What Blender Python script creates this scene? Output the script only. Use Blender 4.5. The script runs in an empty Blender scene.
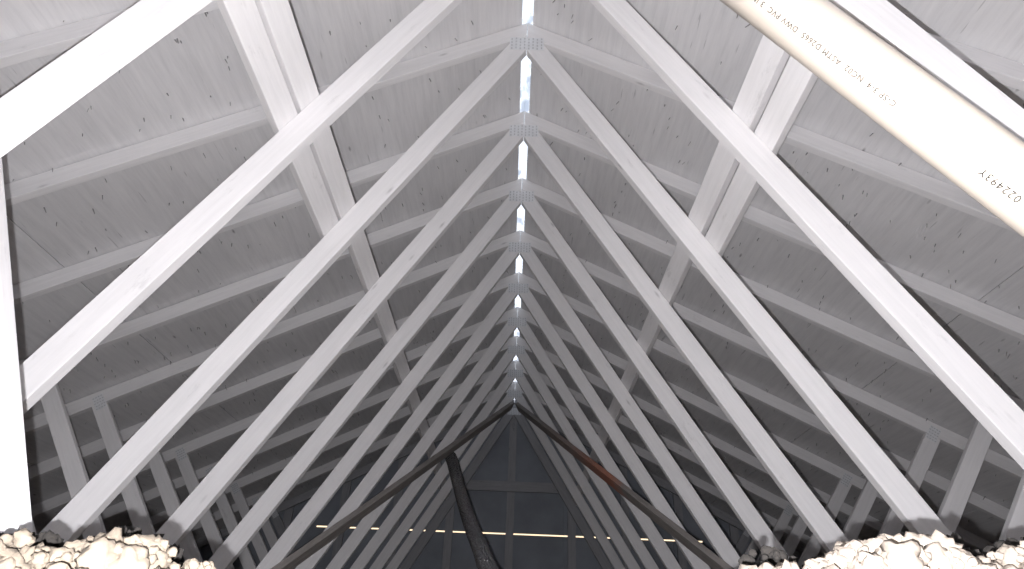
import bpy, bmesh, math, random
from mathutils import Vector, Matrix, noise
random.seed(7)
S = bpy.context.scene
COL = S.collection

# ------------------------------------------------------------------ camera
F_PX, PITCH, YAW, ROLL = 660.67, 0.516413, -0.012444, 0.042267
cam_d = bpy.data.cameras.new('camera')
cam_d.sensor_fit = 'HORIZONTAL'; cam_d.sensor_width = 36.0
cam_d.lens = F_PX / 1024.0 * 36.0
cam_d.clip_start = 0.02
cam = bpy.data.objects.new('camera', cam_d); COL.objects.link(cam)
cp, sp, cy, sy = math.cos(PITCH), math.sin(PITCH), math.cos(YAW), math.sin(YAW)
Fv = Vector((sy*cp, cy*cp, sp)); Rv = Vector((cy, -sy, 0)); Uv = Rv.cross(Fv)
c_, s_ = math.cos(ROLL), math.sin(ROLL)
R2 = Rv*c_ + Uv*s_; U2 = Uv*c_ - Rv*s_
cam.matrix_world = Matrix(((R2.x, U2.x, -Fv.x, 0), (R2.y, U2.y, -Fv.y, 0), (R2.z, U2.z, -Fv.z, 0), (0, 0, 0, 1)))
S.camera = cam

# ------------------------------------------------------------------ world: hazy bright sky, warm and low at the horizon
W = bpy.data.worlds.new('sky'); S.world = W; W.use_nodes = True
wn = W.node_tree; wn.nodes.clear()
wo = wn.nodes.new('ShaderNodeOutputWorld'); wb = wn.nodes.new('ShaderNodeBackground')
tc = wn.nodes.new('ShaderNodeTexCoord'); sx = wn.nodes.new('ShaderNodeSeparateXYZ'); cr = wn.nodes.new('ShaderNodeValToRGB')
wn.links.new(tc.outputs['Generated'], sx.inputs[0]); wn.links.new(sx.outputs['Z'], cr.inputs[0])
cr.color_ramp.elements[0].position = 0.0; cr.color_ramp.elements[0].color = (0.95, 0.66, 0.40, 1)
cr.color_ramp.elements[1].position = 0.45; cr.color_ramp.elements[1].color = (0.80, 0.88, 1.0, 1)
e = cr.color_ramp.elements.new(0.17); e.color = (1.0, 0.78, 0.52, 1)
e = cr.color_ramp.elements.new(0.26); e.color = (0.88, 0.91, 1.0, 1)
wn.links.new(cr.outputs[0], wb.inputs['Color']); wb.inputs['Strength'].default_value = 1.3
wn.links.new(wb.outputs[0], wo.inputs[0])

# ------------------------------------------------------------------ flash beside the lens
def flash(name, loc, energy, color, size):
    l = bpy.data.lights.new(name, 'POINT'); l.energy = energy; l.color = color; l.shadow_soft_size = size
    o = bpy.data.objects.new(name, l); COL.objects.link(o); o.location = loc; return o
FL = R2*(-0.021) + U2*(-0.026)
flash('camera_flash', FL, 165.0, (0.972, 0.965, 1.0), 0.004)

# added fill light under the camera, aimed up to lift deck and web undersides
hl = bpy.data.lights.new('added_fill_light', 'AREA'); hl.shape = 'RECTANGLE'; hl.size = 0.6; hl.size_y = 0.8; hl.energy = 9.0; hl.color = (0.975, 0.965, 1.0)
ho = bpy.data.objects.new('added_fill_light', hl); COL.objects.link(ho); ho.location = (0, -0.15, -0.07); ho.rotation_euler = (math.pi, 0, 0)

S.view_settings.view_transform = 'Standard'; S.view_settings.look = 'None'
S.view_settings.gamma = 1.0; S.view_settings.use_curve_mapping = False
S.view_settings.exposure = 0.35

# ------------------------------------------------------------------ materials
def mat(name):
    m = bpy.data.materials.new(name); m.use_nodes = True
    n = m.node_tree; b = n.nodes['Principled BSDF']
    return m, n, b
def N(n, t, **k):
    x = n.nodes.new(t)
    for a, v in k.items():
        if a in x.inputs: x.inputs[a].default_value = v
        else: setattr(x, a, v)
    return x
def ramp(n, stops):
    r = n.nodes.new('ShaderNodeValToRGB')
    r.color_ramp.elements[0].position = stops[0][0]; r.color_ramp.elements[0].color = (*stops[0][1], 1)
    r.color_ramp.elements[1].position = stops[-1][0]; r.color_ramp.elements[1].color = (*stops[-1][1], 1)
    for p, c in stops[1:-1]:
        e = r.color_ramp.elements.new(p); e.color = (*c, 1)
    return r
def g(v): return (v, v, v)
def coords(n, scale, shift=True):
    t = n.nodes.new('ShaderNodeTexCoord'); m = n.nodes.new('ShaderNodeMapping'); m.inputs['Scale'].default_value = scale
    if shift:
        oi = n.nodes.new('ShaderNodeObjectInfo'); vm = N(n, 'ShaderNodeVectorMath', operation='SCALE'); vm.inputs[0].default_value = (7.3, 3.1, 5.7)
        ml = N(n, 'ShaderNodeMath', operation='MULTIPLY'); ml.inputs[1].default_value = 9.0
        n.links.new(oi.outputs['Random'], ml.inputs[0]); n.links.new(ml.outputs[0], vm.inputs['Scale'])
        ad = N(n, 'ShaderNodeVectorMath', operation='ADD')
        n.links.new(t.outputs['Object'], ad.inputs[0]); n.links.new(vm.outputs[0], ad.inputs[1]); n.links.new(ad.outputs[0], m.inputs[0])
    else: n.links.new(t.outputs['Object'], m.inputs[0])
    return m.outputs[0]
def mul(n, a, b):
    x = n.nodes.new('ShaderNodeMix'); x.data_type = 'RGBA'; x.blend_type = 'MULTIPLY'; x.inputs[0].default_value = 1
    n.links.new(a, x.inputs[6]); n.links.new(b, x.inputs[7]); return x.outputs[2]
def wood(name, base, grain, knot, smudge, rough=0.75):
    m, n, b = mat(name)
    v = coords(n, (2.2, 30, 30)); ns = N(n, 'ShaderNodeTexNoise', Scale=2.0, Detail=6.0, Roughness=0.65)
    n.links.new(v, ns.inputs['Vector'])
    r1 = ramp(n, [(0.3, tuple(x*(1-grain) for x in base)), (0.65, base)]); n.links.new(ns.outputs['Fac'], r1.inputs[0])
    v2 = coords(n, (2.6, 9, 9)); vo = N(n, 'ShaderNodeTexVoronoi', Scale=1.0); n.links.new(v2, vo.inputs['Vector'])
    r2 = ramp(n, [(0.02, g(1-knot)), (0.055, g(1-knot*0.35)), (0.085, g(1))]); n.links.new(vo.outputs['Distance'], r2.inputs[0])
    v3 = coords(n, (1.6, 5, 5)); n3 = N(n, 'ShaderNodeTexNoise', Scale=3.2, Detail=8.0, Roughness=0.75); n.links.new(v3, n3.inputs['Vector'])
    r3 = ramp(n, [(0.30, g(1-smudge)), (0.40, g(1))]); n.links.new(n3.outputs['Fac'], r3.inputs[0])
    n.links.new(mul(n, mul(n, r1.outputs[0], r2.outputs[0]), r3.outputs[0]), b.inputs['Base Color'])
    b.inputs['Roughness'].default_value = rough; b.inputs['Specular IOR Level'].default_value = 0.25
    bp = N(n, 'ShaderNodeBump', Strength=0.2, Distance=0.0004); n.links.new(ns.outputs['Fac'], bp.inputs['Height']); n.links.new(bp.outputs[0], b.inputs['Normal'])
    return m
M_wood = wood('white_painted_lumber', (0.80, 0.785, 0.79), 0.08, 0.30, 0.16)
M_bare = wood('weathered_lumber', (0.40, 0.37, 0.35), 0.3, 0.3, 0.3)
M_wallwood = wood('grey_lumber', (0.42, 0.42, 0.44), 0.2, 0.3, 0.3)

# stained brace: reddish brown patch half way along
M_stain = wood('stained_lumber', (0.40, 0.37, 0.35), 0.3, 0.3, 0.3)
n = M_stain.node_tree; b = n.nodes['Principled BSDF']; old = b.inputs['Base Color'].links[0].from_socket
v = coords(n, (1, 1, 1), False); sxx = n.nodes.new('ShaderNodeSeparateXYZ'); n.links.new(v, sxx.inputs[0])
nz = N(n, 'ShaderNodeTexNoise', Scale=14.0, Detail=4.0); n.links.new(v, nz.inputs['Vector'])
ma = N(n, 'ShaderNodeMath', operation='MULTIPLY_ADD'); ma.inputs[1].default_value = 0.35; n.links.new(nz.outputs['Fac'], ma.inputs[0]); n.links.new(sxx.outputs['X'], ma.inputs[2])
rs_ = ramp(n, [(0.0, g(0)), (0.30, g(0.2)), (0.50, g(0.9)), (0.60, g(1)), (0.70, g(0))])
mr = N(n, 'ShaderNodeMapRange'); mr.inputs['From Min'].default_value = 0.9; mr.inputs['From Max'].default_value = 3.6
n.links.new(ma.outputs[0], mr.inputs[0]); n.links.new(mr.outputs[0], rs_.inputs[0])
mx = n.nodes.new('ShaderNodeMix'); mx.data_type = 'RGBA'; n.links.new(rs_.outputs[0], mx.inputs[0]); n.links.new(old, mx.inputs[6]); mx.inputs[7].default_value = (0.52, 0.23, 0.16, 1)
n.links.new(mx.outputs[2], b.inputs['Base Color'])

def plywood():
    m, n, b = mat('grey_plywood')
    v = coords(n, (16, 1.3, 16)); a = N(n, 'ShaderNodeTexNoise', Scale=2.2, Detail=8.0, Roughness=0.7); n.links.new(v, a.inputs['Vector'])
    r1 = ramp(n, [(0.28, (0.66, 0.652, 0.662)), (0.5, (0.745, 0.735, 0.745)), (0.7, (0.80, 0.79, 0.797))]); n.links.new(a.outputs['Fac'], r1.inputs[0])
    v2 = coords(n, (1.2, 0.7, 1)); c = N(n, 'ShaderNodeTexNoise', Scale=1.7, Detail=3.0); n.links.new(v2, c.inputs['Vector'])
    r2 = ramp(n, [(0.3, g(0.90)), (0.7, g(1.0))]); n.links.new(c.outputs['Fac'], r2.inputs[0])
    v3 = coords(n, (8, 2.6, 8)); w = N(n, 'ShaderNodeTexVoronoi', Scale=1.0); n.links.new(v3, w.inputs['Vector'])
    r3 = ramp(n, [(0.02, g(0.45)), (0.05, g(0.8)), (0.07, g(1))]); n.links.new(w.outputs['Distance'], r3.inputs[0])
    # fine dark checks along the grain
    v4 = coords(n, (55, 4, 55)); d = N(n, 'ShaderNodeTexNoise', Scale=1.0, Detail=2.0); n.links.new(v4, d.inputs['Vector'])
    r4 = ramp(n, [(0.25, g(0.7)), (0.29, g(1))]); n.links.new(d.outputs['Fac'], r4.inputs[0])
    n.links.new(mul(n, mul(n, mul(n, r1.outputs[0], r2.outputs[0]), r3.outputs[0]), r4.outputs[0]), b.inputs['Base Color'])
    b.inputs['Roughness'].default_value = 0.85; b.inputs['Specular IOR Level'].default_value = 0.15
    bp = N(n, 'ShaderNodeBump', Strength=0.3, Distance=0.0006); n.links.new(a.outputs['Fac'], bp.inputs['Height']); n.links.new(bp.outputs[0], b.inputs['Normal'])
    return m
M_ply = plywood()
def plain(name, c, rough=0.7, metal=0.0, noise_amt=0.15, sc=12.0):
    m, n, b = mat(name); v = coords(n, (1, 1, 1)); a = N(n, 'ShaderNodeTexNoise', Scale=sc, Detail=4.0); n.links.new(v, a.inputs['Vector'])
    r = ramp(n, [(0.3, tuple(x*(1-noise_amt) for x in c)), (0.7, c)]); n.links.new(a.outputs['Fac'], r.inputs[0]); n.links.new(r.outputs[0], b.inputs['Base Color'])
    b.inputs['Roughness'].default_value = rough; b.inputs['Metallic'].default_value = metal
    return m
M_roof = plain('roof_underlay', (0.06, 0.06, 0.065))
M_plate = plain('galvanised_plate', (0.78, 0.79, 0.81), 0.5, 0.0, 0.12, 30)
M_slot = plain('plate_slot', (0.56, 0.56, 0.58), 0.7)
M_nail = plain('roofing_nail', (0.36, 0.35, 0.35), 0.45, 0.4)
M_panel = plain('dark_wall_panel', (0.33, 0.355, 0.40), 0.8, 0, 0.25, 3)
M_floor = plain('attic_floor_board', (0.42, 0.41, 0.40), 0.9)
M_pvc = plain('cream_plastic', (0.72, 0.645, 0.555), 0.32, 0, 0.04, 4)
M_ink = plain('grey_ink', (0.014, 0.013, 0.012), 0.9)
M_hose = plain('black_ribbed_plastic', (0.24, 0.24, 0.25), 0.10, 0.9)
n = M_hose.node_tree; v = coords(n, (1, 1, 1)); a = N(n, 'ShaderNodeTexNoise', Scale=110.0, Detail=1.0); n.links.new(v, a.inputs['Vector'])
bp = N(n, 'ShaderNodeBump', Strength=1.0, Distance=0.012); n.links.new(a.outputs['Fac'], bp.inputs['Height']); n.links.new(bp.outputs[0], n.nodes['Principled BSDF'].inputs['Normal'])
M_hose.node_tree.nodes['Principled BSDF'].inputs['Specular IOR Level'].default_value = 1.0
M_ins = plain('cream_insulation', (0.34, 0.29, 0.24), 0.95, 0, 0.25, 60)
M_tan = plain('tan_insulation', (0.26, 0.215, 0.165), 0.95, 0, 0.35, 60)
M_shade_clump = plain('shade_brown_insulation', (0.030, 0.026, 0.023), 0.95, 0, 0.3, 25)  # near-black colour stands mostly for the shadow of the front heaps
for mm in (M_ins, M_tan, M_shade_clump):
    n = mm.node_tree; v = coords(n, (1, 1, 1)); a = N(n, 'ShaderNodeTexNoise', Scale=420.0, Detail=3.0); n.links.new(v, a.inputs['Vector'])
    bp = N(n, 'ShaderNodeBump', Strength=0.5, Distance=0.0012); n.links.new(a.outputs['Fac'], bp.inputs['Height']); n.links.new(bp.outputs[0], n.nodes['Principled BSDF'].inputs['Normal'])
m, n, b = mat('vent_mesh'); M_vent = m
tr = n.nodes.new('ShaderNodeBsdfTranslucent'); tp = n.nodes.new('ShaderNodeBsdfTransparent'); ms = n.nodes.new('ShaderNodeMixShader')
v = coords(n, (9, 4, 9), False); a = N(n, 'ShaderNodeTexNoise', Scale=2.5, Detail=3.0); n.links.new(v, a.inputs['Vector'])
r = ramp(n, [(0.33, g(0.1)), (0.45, g(0.85))]); n.links.new(a.outputs['Fac'], r.inputs[0]); n.links.new(r.outputs[0], ms.inputs[0])
tr.inputs[0].default_value = (0.62, 0.66, 0.72, 1)
n.links.new(tr.outputs[0], ms.inputs[1]); n.links.new(tp.outputs[0], ms.inputs[2]); n.links.new(ms.outputs[0], n.nodes['Material Output'].inputs[0])

# ------------------------------------------------------------------ helpers
def link(name, me, m=None, parent=None):
    o = bpy.data.objects.new(name, me); COL.objects.link(o)
    if m: me.materials.append(m)
    if parent: o.parent = parent
    return o
def tag(o, label=None, cat=None, group=None, kind=None):
    if label: o['label'] = label
    if cat: o['category'] = cat
    if group: o['group'] = group
    if kind: o['kind'] = kind
    return o
def empty(name, loc, label, cat, group=None):
    o = bpy.data.objects.new(name, None); COL.objects.link(o); o.location = loc; o.empty_display_size = 0.1
    return tag(o, label, cat, group)
def bm_box(bm, lo, hi):
    x0, y0, z0 = lo; x1, y1, z1 = hi
    v = [bm.verts.new(p) for p in ((x0,y0,z0),(x1,y0,z0),(x1,y1,z0),(x0,y1,z0),(x0,y0,z1),(x1,y0,z1),(x1,y1,z1),(x0,y1,z1))]
    for f in ((3,2,1,0),(4,5,6,7),(0,1,5,4),(1,2,6,5),(2,3,7,6),(3,0,4,7)): bm.faces.new([v[i] for i in f])
def mesh(bm, name, smooth=False):
    bmesh.ops.recalc_face_normals(bm, faces=bm.faces)
    me = bpy.data.meshes.new(name); bm.to_mesh(me); bm.free()
    if smooth:
        for p in me.polygons: p.use_smooth = True
    return me
def plank(name, poly, t, m, parent, y0=0.0, bev=0.0018):
    """prism: polygon in the XZ plane, thickness t along +Y; local X runs along the longest edge so the grain follows it"""
    best = max(range(len(poly)), key=lambda i: (Vector(poly[i])-Vector(poly[(i+1) % len(poly)])).length)
    a, b = Vector(poly[best]), Vector(poly[(best+1) % len(poly)]); d = (b-a).normalized()
    if d.x < 0: d = -d
    ang = math.atan2(d.y, d.x); o0 = sum((Vector(p) for p in poly), Vector((0, 0)))/len(poly)
    bm = bmesh.new(); fr, bk = [], []
    for p in poly:
        q = Vector(p)-o0; u = q.x*d.x+q.y*d.y; w = -q.x*d.y+q.y*d.x
        fr.append(bm.verts.new((u, 0, w))); bk.append(bm.verts.new((u, t, w)))
    bm.faces.new(fr); bm.faces.new(bk[::-1]); k = len(poly)
    for i in range(k): bm.faces.new((fr[i], fr[(i+1) % k], bk[(i+1) % k], bk[i]))
    bmesh.ops.recalc_face_normals(bm, faces=bm.faces)
    if bev: bmesh.ops.bevel(bm, geom=list(bm.edges), offset=bev, segments=1, affect='EDGES')
    o = link(name, mesh(bm, name), m, parent); o.location = (o0.x, y0, o0.y); o.rotation_euler = (0, -ang, 0)
    return o
def bar(name, A, B, up, w, t, m, parent=None):
    """rectangular bar from A to B; w across, t along the 'up' normal"""
    A, B = Vector(A), Vector(B); x = (B-A).normalized(); z = (Vector(up)-Vector(up).dot(x)*x).normalized(); y = z.cross(x)
    L = (B-A).length; bm = bmesh.new(); bm_box(bm, (0, -w/2, -t/2), (L, w/2, t/2))
    bmesh.ops.bevel(bm, geom=list(bm.edges), offset=0.0018, segments=1, affect='EDGES')
    o = link(name, mesh(bm, name), m, parent)
    o.matrix_local = Matrix(((x.x, y.x, z.x, A.x), (x.y, y.y, z.y, A.y), (x.z, y.z, z.z, A.z), (0, 0, 0, 1)))
    return o
def copy_tree(o, parent=None):
    c = o.copy(); COL.objects.link(c)
    if parent: c.parent = parent
    for ch in list(o.children): copy_tree(ch, c)
    return c

# ------------------------------------------------------------------ geometry of the attic (metres, camera at the origin)
X0 = -0.0053; Y1 = 2.2243; SP = 0.61; T = 0.038
WZ, WS, WD = 2.7562, 1.6545, 0.181
RZ, RS, RD = 2.7751, 0.5120, 0.104
XE = 5.42                     # eave
YB, YF = -1.7, 7.90           # rear and far ends
ZF = -0.10                    # floor level
k1 = math.sqrt(1+RS*RS)

# ------------------------------------------------------------------ setting
fl_bm = bmesh.new(); bm_box(fl_bm, (-XE-0.2, YB, ZF-0.03), (XE+0.2, YF+0.1, ZF))
floor = tag(link('floor', mesh(fl_bm, 'floor'), M_floor), kind='structure')
# roof deck: one outer skin with the plywood panels and nail points as its children
bm = bmesh.new()
for s in (-1, 1):
    pts = []
    for X in (0.03, XE+0.1):
        for dz in (0.016, 0.03): pts.append((X0+s*X, RZ-RS*X+dz))
    v = [[bm.verts.new((p[0], y, p[1])) for p in (pts[0], pts[2], pts[3], pts[1])] for y in (YB, YF+0.12)]
    bm.faces.new(v[0]); bm.faces.new(v[1][::-1])
    for i in range(4): bm.faces.new((v[0][i], v[0][(i+1) % 4], v[1][(i+1) % 4], v[1][i]))
ceiling = tag(link('ceiling', mesh(bm, 'ceiling'), M_roof), kind='structure')
rows = [(0.027, 2.260), (2.264, 3.352), (3.356, 4.440), (4.444, XE+0.05)]
for s in (-1, 1):
    d = Vector((s, 0, -RS)).normalized(); nrm = Vector((s*RS, 0, 1)).normalized()
    for ri, (xa, xb) in enumerate(rows):
        y = YB; first = 1.22 if ri % 2 else 2.44; off = 0.30
        cuts = [YB, YB+off+first]
        while cuts[-1] < YF: cuts.append(cuts[-1]+2.44)
        cuts[-1] = YF
        for y0, y1 in zip(cuts[:-1], cuts[1:]):
            if y1-y0 < 0.05: continue
            Lx = (xb-xa)*k1; bm = bmesh.new()
            bm_box(bm, (0, 0.002, 0.0005), (Lx, y1-y0-0.002, 0.0145))
            o = link('plywood_panel', mesh(bm, 'plywood_panel'), M_ply, ceiling)
            # local x along slope, y along ridge, z outward
            ax, az = d, nrm; ay = Vector((0, 1, 0)); org = Vector((X0+s*xa, y0, RZ-RS*xa))
            if s < 0:      # keep right-handed: flip y
                ay = Vector((0, -1, 0)); org.y = y1
            o.matrix_local = Matrix(((ax.x, ay.x, az.x, org.x), (ax.y, ay.y, az.y, org.y), (ax.z, ay.z, az.z, org.z), (0, 0, 0, 1)))
# nail points poking through the deck
for s in (-1, 1):
    bm = bmesh.new(); inn = Vector((-s*RS, 0, -1)).normalized()
    rnd = random.Random(11+s)
    for i in range(1300):
        X = rnd.uniform(0.08, 4.4); Y = rnd.uniform(0.6, YF-0.1)
        if rnd.random() < 0.6: X = round((X-0.1)/0.127)*0.127+0.1+rnd.gauss(0, 0.008)
        ph = (Y-Y1) % SP
        if ph < T+0.01: continue
        P = Vector((X0+s*X, Y, RZ-RS*X)); L = rnd.uniform(0.010, 0.028); r_ = rnd.uniform(0.0020, 0.0036)
        tip = P+inn*L+Vector((rnd.gauss(0, .004), rnd.gauss(0, .004), 0)); u = Vector((0, 1, 0)); w = u.cross(inn)
        b4 = [bm.verts.new(P-inn*0.001+(u*math.cos(a)+w*math.sin(a))*r_) for a in (0, 1.571, 3.142, 4.712)]
        t4 = [bm.verts.new(tip+(u*math.cos(a)+w*math.sin(a))*r_*0.6) for a in (0, 1.571, 3.142, 4.712)]
        bm.faces.new(t4)
        for j in range(4): bm.faces.new((b4[j], b4[(j+1) % 4], t4[(j+1) % 4], t4[j]))
    o = link('nail_point', mesh(bm, 'nail_point'), M_nail, ceiling); tag(o, kind='stuff')
# splintered knot torn out of the right-hand deck
bm = bmesh.new(); rnd = random.Random(3)
inn = Vector((-RS, 0, -1)).normalized(); dn = Vector((1, 0, -RS)).normalized(); base = Vector((1.879, 2.5755, 1.8104))
for i in range(9):
    a0 = base+Vector((0, rnd.uniform(-.02, .02), 0))+dn*rnd.uniform(-.02, .02); di = (Vector((0, -1, 0))*rnd.uniform(.6, 1)+dn*rnd.uniform(-.5, .1)).normalized()
    L = rnd.uniform(.03, .09); sd = di.cross(inn)*rnd.uniform(.003, .006)
    q = [a0-sd, a0+sd, a0+di*L]; q2 = [p+inn*rnd.uniform(.004, .012) for p in q[:2]]
    vs = [bm.verts.new(p) for p in q+q2]
    for f in ((0, 1, 4, 3), (0, 3, 2), (1, 2, 4), (3, 4, 2), (0, 2, 1)): bm.faces.new([vs[j] for j in f])
link('splintered_knot', mesh(bm, 'splintered_knot'), M_ply, ceiling)['label'] = 'torn knot with raised wood splinters'
# ridge vent cap over the slot
bm = bmesh.new()
for s in (-1, 1):
    p = [(X0, RZ+0.045), (X0+s*0.09, RZ+0.002-0.0), (X0+s*0.09, RZ+0.006), (X0, RZ+0.049)]
    v = [[bm.verts.new((a, y, c)) for a, c in p] for y in (YB, YF)]
    bm.faces.new(v[0]); bm.faces.new(v[1][::-1])
    for i in range(4): bm.faces.new((v[0][i], v[0][(i+1) % 4], v[1][(i+1) % 4], v[1][i]))
vent = tag(link('trim_1', mesh(bm, 'trim_1'), M_vent), kind='structure')

# far gable wall: dark panels above and below a slit of daylight, studs, crossbeam
YW = 7.85; SLZ0, SLZ1 = 1.2235, 1.2425
def gable_poly(z0, z1, xa, xb):
    """part of the gable between heights z0,z1 and xa..xb (xa,xb may cross the centre)"""
    def top(x): return min(z1, RZ-0.004-RS*abs(x-X0))
    xs = sorted({xa, xb} | ({X0} if xa < X0 < xb else set()) | {x for x in ((X0+(RZ-z1)/RS), (X0-(RZ-z1)/RS)) if xa < x < xb})
    up = [(x, max(z0+0.0, top(x))) for x in xs]
    return [(xa, z0), (xb, z0)] + [p for p in up[::-1] if p[1] > z0+1e-4]
wf_bm = bmesh.new()
def add_prism(bm, poly, y0, y1):
    a = [bm.verts.new((x, y0, z)) for x, z in poly]; b_ = [bm.verts.new((x, y1, z)) for x, z in poly]
    bm.faces.new(a); bm.faces.new(b_[::-1]); k = len(poly)
    for i in range(k): bm.faces.new((a[i], a[(i+1) % k], b_[(i+1) % k], b_[i]))
xs_low = (RZ-SLZ0)/RS; xs_hi = (RZ-SLZ1)/RS
def xr(z): return (RZ-0.006-z)/RS
# backing skin of the wall, leaving the slit open between x = -2.19 and 2.165
add_prism(wf_bm, [(X0-xr(ZF)+0.01, ZF), (X0+xr(ZF)-0.01, ZF), (X0+xr(SLZ0), SLZ0), (X0-xr(SLZ0), SLZ0)], YW+0.012, YW+0.03)
add_prism(wf_bm, [(X0-xr(SLZ1), SLZ1), (X0+xr(SLZ1), SLZ1), (X0, RZ-0.006)], YW+0.012, YW+0.03)
for xa, xb in ((-xr(SLZ1)+X0, -2.193), (2.165, xr(SLZ1)+X0)):
    add_prism(wf_bm, [(xa, SLZ0), (xb, SLZ0), (xb, SLZ1), (xa, SLZ1)], YW+0.012, YW+0.03)
wall_far = tag(link('wall_far', mesh(wf_bm, 'wall_far'), M_panel), kind='structure')
seams = [-4.4, -3.2, -1.93, -0.69, 0.60, 1.83, 3.1, 4.4]
for xa, xb in zip(seams[:-1], seams[1:]):
    for z0, z1 in ((ZF, SLZ0), (SLZ1, 3.0)):
        if z0 > RZ-RS*min(abs(xa), abs(xb)) and not (xa < 0 < xb): continue
        # clip the strip under the roof line
        lim = (RZ-z0)/RS-0.02; a_, b2 = max(xa+0.003, X0-lim), min(xb-0.003, X0+lim)
        if b2-a_ < 0.05: continue
        if z0 > 1 and max(abs(a_), abs(b2)) > 2.1 and min(abs(a_), abs(b2)) > 2.0: pass
        pl = gable_poly(z0, z1, a_, b2)
        if len(pl) < 3: continue
        bm = bmesh.new(); add_prism(bm, pl, YW, YW+0.011)
        link('wall_panel', mesh(bm, 'wall_panel'), M_panel, wall_far)
for cx in (-0.690, -0.008, 0.690, -1.30, 1.30, -1.91, 1.91, -2.52, 2.52):
    h = RZ-RS*(abs(cx-X0)+0.045)-0.01
    plank('stud', [(cx-0.0445, ZF), (cx+0.0445, ZF), (cx+0.0445, h), (cx-0.0445, h)], 0.038, M_wallwood, wall_far, YW-0.0385)
plank('crossbeam', [(-0.62, 1.683), (0.62, 1.683), (0.62, 1.795), (-0.62, 1.795)], 0.038, M_wallwood, wall_far, YW-0.079)
# rear gable wall behind the camera and the low eave walls
bm = bmesh.new(); add_prism(bm, [(X0-xr(ZF)+0.01, ZF), (X0+xr(ZF)-0.01, ZF), (X0, RZ-0.006)], YB-0.02, YB)
tag(link('wall_rear', mesh(bm, 'wall_rear'), M_panel), kind='structure')

# ------------------------------------------------------------------ roof truss: rafters, webs, bottom chord, plates
def rl(x): return RZ-RD-RS*x
def plate_mesh(w, h, cols, rows_):
    bm = bmesh.new(); bm_box(bm, (-w/2, -0.0016, -h/2), (w/2, 0, h/2))
    k = len(bm.faces)
    for i in range(cols):
        for j in range(rows_):
            cx = (i+0.5)/cols*w-w/2; cz = (j+0.5)/rows_*h-h/2+(0.12*h/rows_ if i % 2 else -0.12*h/rows_)
            a = [bm.verts.new(p) for p in ((cx-w/cols*0.17, -0.0020, cz-h/rows_*0.3), (cx+w/cols*0.17, -0.0020, cz-h/rows_*0.3), (cx+w/cols*0.17, -0.0020, cz+h/rows_*0.3), (cx-w/cols*0.17, -0.0020, cz+h/rows_*0.3))]
            f = bm.faces.new(a); f.material_index = 1
    me = bpy.data.meshes.new('gusset_plate'); bm.to_mesh(me); bm.free()
    me.materials.append(M_plate); me.materials.append(M_slot); return me
PL_APEX = plate_mesh(0.165, 0.085, 8, 4); PL_WEB = plate_mesh(0.100, 0.066, 5, 4)
def put_plate(me, x, z, ang, parent):
    o = bpy.data.objects.new('gusset_plate', me); COL.objects.link(o); o.parent = parent; o.location = (x, 0, z); o.rotation_euler = (0, -ang, 0)
def make_truss():
    r = empty('roof_truss', (X0, 0, 0), 'x', 'roof truss', 'white wooden roof trusses in a row down the attic')
    for s in (-1, 1):
        plank('rafter', [(s*0.0008, rl(0)), (s*0.0008, RZ-0.0055), (s*XE, RZ-0.0055-RS*XE), (s*XE, rl(XE))], T, M_wood, r)
        xa = (WZ-(RZ-RD))/(WS-RS)
        xf = WZ/WS; xl = (WZ-WD)/WS
        plank('web', [(s*0.0008, WZ-WD), (s*0.0008, rl(0)-0.001), (s*xa, rl(xa)-0.001), (s*xf, 0.001), (s*xl, 0.001)], T, M_wood, r)
        sl = 1.436; x1, x2 = 1.668, 1.776
        def topx(xb): return (RZ-RD+sl*xb)/(sl+RS)
        a, b_ = topx(x1), topx(x2)
        plank('short_web', [(s*x1, 0.001), (s*x2, 0.001), (s*b_, rl(b_)-0.001), (s*a, rl(a)-0.001)], T, M_wood, r)
        mx_ = (a+b_)/2; put_plate(PL_WEB, s*mx_, rl(mx_)+0.012, s*math.atan(sl), r)
        put_plate(PL_WEB, s*1.67, 0.0, 0, r)
    plank('bottom_chord', [(-XE+0.1, -0.089), (XE-0.1, -0.089), (XE-0.1, 0), (-XE+0.1, 0)], T, M_wood, r)
    put_plate(PL_APEX, 0, 2.616, 0, r)
    return r
LB = {-1: 'nearest white roof truss, legs crossing the top corners, right one behind the cream pipe',
      0: 'second white roof truss from the camera, broad legs running up past the top edge',
      1: 'third white roof truss from the camera, nearest one whose apex plate is in view',
      2: 'fourth white roof truss from the camera, second apex plate from the top',
      3: 'fifth white roof truss from the camera, third apex plate from the top',
      4: 'sixth white roof truss from the camera, fourth apex plate from the top',
      5: 'seventh roof truss from the camera, fifth apex plate from the top',
      6: 'eighth roof truss from the camera, sixth apex plate from the top',
      7: 'ninth roof truss from the camera, seventh apex plate, grey in the distance',
      8: 'third-farthest roof truss, dim grey, two in front of the last truss',
      9: 'second-farthest roof truss, dim grey, just in front of the last truss',
      10: 'farthest roof truss, dark grey, standing against the far gable wall'}
proto = make_truss()
for i in range(-1, 11):
    t = proto if i == -1 else copy_tree(proto)
    t.location = (X0, Y1+(i-1)*SP, 0); t['label'] = LB[i]
    if i == 10:      # the last truss is bare grey timber like the gable framing
        for ch in t.children:
            if len(ch.data.materials) == 1:
                ch.data = ch.data.copy(); ch.data.materials[0] = M_wallwood

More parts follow.
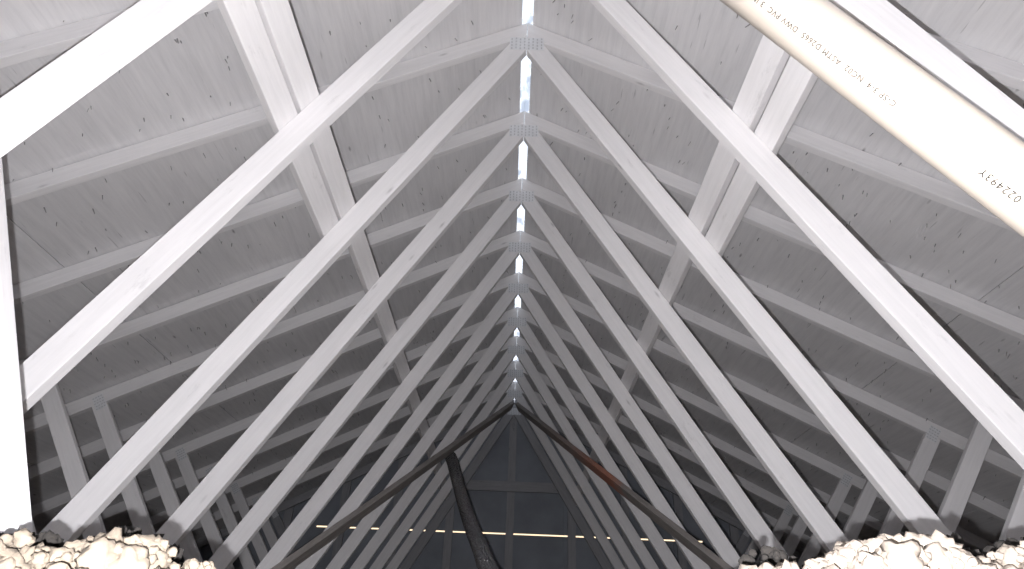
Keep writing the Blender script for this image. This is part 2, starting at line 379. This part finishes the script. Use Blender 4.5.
# ------------------------------------------------------------------ longitudinal brace boards lying on the webs' outer edges
def brace_board(s, xc, y0, y1, label):
    nrm = Vector((s*WS, 0, 1)).normalized(); off = nrm*0.0200
    P = Vector((X0+s*xc, 0, WZ-WS*xc))+off
    o = bar('brace_board', (P.x, y0, P.z), (P.x, y1, P.z), nrm, 0.089, 0.038, M_wood)
    tag(o, label, 'brace', 'white lengthwise brace boards nailed over the truss webs')
brace_board(-1, 0.7085, -0.6, 7.74, 'long white brace board running lengthwise over the left webs')
brace_board(-1, 0.7630, -0.6, 2.30, 'short white brace board ending beside the long one on the left')
brace_board(1, 0.7130, -0.6, 7.74, 'long white brace board running lengthwise over the right webs')
brace_board(1, 0.7720, -0.6, 2.30, 'short white brace board ending beside the long one on the right, below the pipe')

# ------------------------------------------------------------------ diagonal sway braces under the webs
for s, A, B, m, lab in ((-1, (-0.055, 7.00, 2.45), (-1.53, 3.50, 0.03), M_bare, 'dark weathered diagonal brace under the left webs, flexible hose hanging from it'),
                        (1, (0.055, 7.03, 2.45), (1.53, 3.34, 0.03), M_stain, 'dark weathered diagonal brace under the right webs with a reddish brown stain')):
    nrm = Vector((-s*WS, 0, -1)).normalized()
    o = bar('diagonal_brace', Vector(A)+nrm*0.021, Vector(B)+nrm*0.021, nrm, 0.098, 0.038, m)
    tag(o, lab, 'brace', 'diagonal sway braces meeting at the far ridge')

# ------------------------------------------------------------------ near leaning post on the left
plank_o = plank('leaning_post', [(-0.622-0.0, -0.09), (-0.762, -0.09), (-0.762-0.635, 1.21), (-0.622-0.635, 1.21)], 0.038, M_wood, None, 1.046)
tag(plank_o, 'broad white leaning board at the left edge, behind the nearest truss leg', 'post')

# ------------------------------------------------------------------ cream plastic pipe
P0, P1 = Vector((0.5708, 0.8799, 1.0812)), Vector((0.8643, 0.9000, 0.7290))
ax = (P1-P0).normalized(); A = P0-ax*0.70; Bp = P0+ax*((P0.z-0.07)/-ax.z)
R_p = 0.057
pipe = empty('plastic_pipe', Bp, 'cream plastic pipe with grey printing slanting across the upper right corner', 'pipe')
def frame(a, ref):
    z = (ref-ref.dot(a)*a).normalized(); return z, a.cross(z)
toc = (-(P0+P1)/2); e1, e2 = frame(ax, toc)       # e1 faces the camera
def tube(pts, radii, seg, closed=False, e0=None):
    bm = bmesh.new(); rings = []
    for i, (p, r_) in enumerate(zip(pts, radii)):
        a = (pts[min(i+1, len(pts)-1)]-pts[max(i-1, 0)]).normalized(); u, w = frame(a, e0 or Vector((1, .2, .1)))
        rings.append([bm.verts.new(p+(u*math.cos(2*math.pi*k/seg)+w*math.sin(2*math.pi*k/seg))*r_) for k in range(seg)])
    for i in range(len(rings)-1):
        for k in range(seg): bm.faces.new((rings[i][k], rings[i][(k+1) % seg], rings[i+1][(k+1) % seg], rings[i+1][k]))
    return bm, rings
off = Bp
ring_p = [A, A, Bp, Bp]
bm = bmesh.new(); segs = 64; prof = [(R_p-0.006, 0), (R_p, 0), (R_p, 1), (R_p-0.006, 1)]
rg = [[bm.verts.new((A if q == 0 else Bp)-off+(e1*math.cos(2*math.pi*k/segs)+e2*math.sin(2*math.pi*k/segs))*r_) for k in range(segs)] for r_, q in prof]
for i in range(4):
    for k in range(segs): bm.faces.new((rg[i][k], rg[i][(k+1) % segs], rg[(i+1) % 4][(k+1) % segs], rg[(i+1) % 4][k]))
me = mesh(bm, 'pipe_wall'); 
for p in me.polygons: p.use_smooth = p.area > 0.0005
link('pipe_wall', me, M_pvc, pipe)
def lettering(text, size, s_start, ang, flip=True):
    """text wrapped on the pipe; s_start metres from P0 along the axis; reads towards the upper end (upside down in the photo)"""
    cu = bpy.data.curves.new('lettering', 'FONT'); cu.body = text; cu.size = size; cu.space_character = 1.15; cu.resolution_u = 2; cu.fill_mode = 'FRONT'
    to = bpy.data.objects.new('lettering', cu); COL.objects.link(to); bpy.context.view_layer.update()
    me = bpy.data.meshes.new_from_object(to.evaluated_get(bpy.context.evaluated_depsgraph_get()))
    bpy.data.objects.remove(to)
    if len(me.vertices) == 0: return
    for v_ in me.vertices:
        u = v_.co.x; h = v_.co.y
        th = ang+(h/R_p)*(1 if flip else -1)
        pos = P0+ax*(s_start-u if flip else s_start+u)+(e1*math.cos(th)+e2*math.sin(th))*(R_p+0.0007)
        v_.co = pos-off
    me.materials.clear(); me.materials.append(M_ink); o = bpy.data.objects.new('printed_lettering', me); COL.objects.link(o); o.parent = pipe
# which way round "down" lies: e2 pointing to image lower-left?
dn2 = e2.dot(-U2)
sg = 1 if dn2 > 0 else -1
DOWN_SG = sg
lettering('022493Y', 0.0190, 0.461, sg*0.16, sg > 0)
lettering('C-SP 3-4  NC02  ASTM D2665  DWV PVC  3 IN PIPE', 0.0150, 0.205, sg*0.16, sg > 0)

# ------------------------------------------------------------------ black ribbed hose
hp = [(-0.5735, 6.05, 1.600), (-0.530, 5.95, 1.500), (-0.430, 5.6309, 1.2131), (-0.287, 5.0393, 0.8402), (-0.186, 4.481, 0.6105), (-0.1168, 4.0052, 0.4377), (-0.0405, 3.6235, 0.3014), (0.03, 3.2, 0.14), (0.06, 2.95, 0.06), (0.06, 2.7, 0.045)]
hp = [Vector(p) for p in hp]
def cr_s(p0, p1, p2, p3, t): return 0.5*((2*p1)+(-p0+p2)*t+(2*p0-5*p1+4*p2-p3)*t*t+(-p0+3*p1-3*p2+p3)*t*t*t)
dense = []
for i in range(len(hp)-1):
    for k in range(60): dense.append(cr_s(hp[max(i-1, 0)], hp[i], hp[i+1], hp[min(i+2, len(hp)-1)], k/60))
# resample at an even pitch: four rings to a rib
res, acc, stp = [dense[0]], 0.0, 0.003
for a, b_ in zip(dense[:-1], dense[1:]):
    L = (b_-a).length; t0 = 0.0
    while acc+L-t0 >= stp:
        t0 += stp-acc; acc = 0.0; res.append(a.lerp(b_, t0/L))
    acc += L-t0
rad = [0.046+0.0085*math.sin(i/11*2*math.pi) for i in range(len(res))]
base0 = hp[-1]
bm, rings = tube([p-base0 for p in res], rad, 28)
hose = link('ribbed_hose', mesh(bm, 'ribbed_hose', True), M_hose); hose.location = base0
tag(hose, 'black ribbed flexible hose hanging from the left diagonal brace', 'hose')

# ------------------------------------------------------------------ loose insulation
def ico(sub):
    bm = bmesh.new(); bmesh.ops.create_icosphere(bm, subdivisions=sub, radius=1.0)
    v = [x.co.copy() for x in bm.verts]; f = [tuple(y.index for y in x.verts) for x in bm.faces]; bm.free(); return v, f
LUMPS = {}
for sub in (2, 3):
    v, f = ico(sub); var = []
    for k in range(14):
        sd = k*3.7+sub; o_ = []
        for q in v:
            d_ = 1+0.42*noise.noise(q*1.6+Vector((sd, 0, 0)))+0.30*noise.noise(q*4.5+Vector((0, sd, 0)))+0.22*noise.noise(q*10+Vector((0, 0, sd)))+(0.14*noise.noise(q*22+Vector((sd, sd, 0))) if sub == 3 else 0)
            o_.append(q*d_)
        var.append(o_)
    LUMPS[sub] = (var, f)
def heap(name, prof, yc, label, m, seed, z0=-0.02, rr=(0.008, 0.020), back=False):
    """loose clumps piled under the height profile prof [(x,z)...] around depth yc"""
    rnd = random.Random(seed); V, Fc = [], []
    def put(c, r_, sub):
        var, f = LUMPS[sub]; lv = rnd.choice(var); b0 = len(V)
        M = Matrix.Rotation(rnd.uniform(0, 6.28), 3, 'Z') @ Matrix.Rotation(rnd.uniform(0, 6.28), 3, 'X')
        M = M*r_
        V.extend([M @ q+c for q in lv]); Fc.extend([(a+b0, b_+b0, d_+b0) for a, b_, d_ in f])
    for (xa, za), (xb, zb) in zip(prof[:-1], prof[1:]):
        nn = max(1, int((xb-xa)/0.013))
        for i in range(nn):
            t = (i+rnd.random())/nn; x = xa+(xb-xa)*t; h = za+(zb-za)*t
            for (dy, dh) in (((0, 0), (0.01, -0.02)) if back else ((0, 0), (0.0, -0.012), (-0.04, -0.016), (0.05, -0.02), (-0.08, -0.045))):
                r_ = rnd.uniform(*rr)
                put(Vector((x+rnd.gauss(0, .006), yc+dy+rnd.gauss(0, .012), h+dh-r_*0.9)), r_, 3 if (dy <= 0 and not back) else 2)
            for k in range(4 if back else 9):      # small tufts on the crest and front
                dy = rnd.uniform(-0.07, 0.01)
                put(Vector((x+rnd.gauss(0, .01), yc+dy, h-abs(dy)*0.45-rnd.uniform(0.0, 0.012))), rnd.uniform(0.0025, 0.0065), 2)
            z = h-(0.04 if back else 0.05)
            while z > z0:
                put(Vector((x, yc+0.02+rnd.gauss(0, .01 if back else .025), z)), 0.022 if back else 0.028, 2); z -= 0.05
    me = bpy.data.meshes.new(name); me.from_pydata(V, [], Fc); me.update()
    for p in me.polygons: p.use_smooth = True
    return tag(link(name, me, m), label, 'insulation', kind='stuff')
# profiles in metres at the heap's depth
heap('loose_insulation', [(-0.90, 0.06), (-0.70, 0.085), (-0.60, 0.093), (-0.555, 0.108), (-0.535, 0.085), (-0.50, 0.092), (-0.455, 0.108), (-0.40, 0.104), (-0.375, 0.086), (-0.345, 0.083), (-0.325, 0.06), (-0.30, 0.03)], 0.80,
     'cream loose insulation heaped at the lower left corner', M_tan, 5)
heap('loose_insulation', [(0.235, 0.06), (0.262, 0.100), (0.30, 0.100), (0.345, 0.108), (0.385, 0.128), (0.43, 0.139), (0.475, 0.138), (0.505, 0.116), (0.535, 0.118), (0.58, 0.138), (0.70, 0.14), (0.95, 0.10)], 0.80,
     'cream loose insulation heaped at the lower right corner', M_ins, 9)
heap('loose_insulation', [(-0.90, 0.10), (-0.698, 0.125), (-0.658, 0.129), (-0.644, 0.118), (-0.623, 0.129), (-0.598, 0.125), (-0.587, 0.117), (-0.571, 0.125), (-0.548, 0.118), (-0.524, 0.128), (-0.516, 0.137), (-0.494, 0.134), (-0.475, 0.117), (-0.434, 0.116), (-0.413, 0.090), (-0.38, 0.06)], 0.96,  # dark row added mostly as the cast shade of the left heap
     'dark brown clumps standing in for shade behind the heap at the lower left corner', M_shade_clump, 15, rr=(0.007, 0.014), back=True)
heap('loose_insulation', [(0.28, 0.07), (0.304, 0.117), (0.321, 0.145), (0.342, 0.148), (0.371, 0.141), (0.394, 0.125), (0.437, 0.143), (0.483, 0.130), (0.505, 0.146), (0.527, 0.142), (0.545, 0.12), (0.572, 0.167), (0.601, 0.172), (0.619, 0.164), (0.639, 0.141), (0.682, 0.169), (0.710, 0.174), (0.95, 0.14)], 0.96,  # right side likewise: shadow behind the heap built as dark clumps
     'dark brown clumps standing in for shade behind the heap at the lower right corner', M_shade_clump, 19, rr=(0.007, 0.014), back=True)
# low blanket over the floor between the chords
bm = bmesh.new(); nx, ny = 90, 90; gv = []
for j in range(ny+1):
    row = []
    for i in range(nx+1):
        x = -XE+0.3+(2*XE-0.6)*i/nx; y = YB+0.1+(YF-YB-0.2)*j/ny
        z = -0.055+0.02*noise.noise(Vector((x*3, y*3, 0)))+0.010*noise.noise(Vector((x*11, y*11, 3)))
        lim = RZ-RS*abs(x-X0)-0.02
        row.append(bm.verts.new((x, y, min(z, lim))))
    gv.append(row)
for j in range(ny):
    for i in range(nx): bm.faces.new((gv[j][i], gv[j][i+1], gv[j+1][i+1], gv[j+1][i]))
o = link('insulation_blanket', mesh(bm, 'insulation_blanket', True), M_ins)
tag(o, 'low cream blanket of insulation between the truss chords on the floor', 'insulation', kind='stuff')
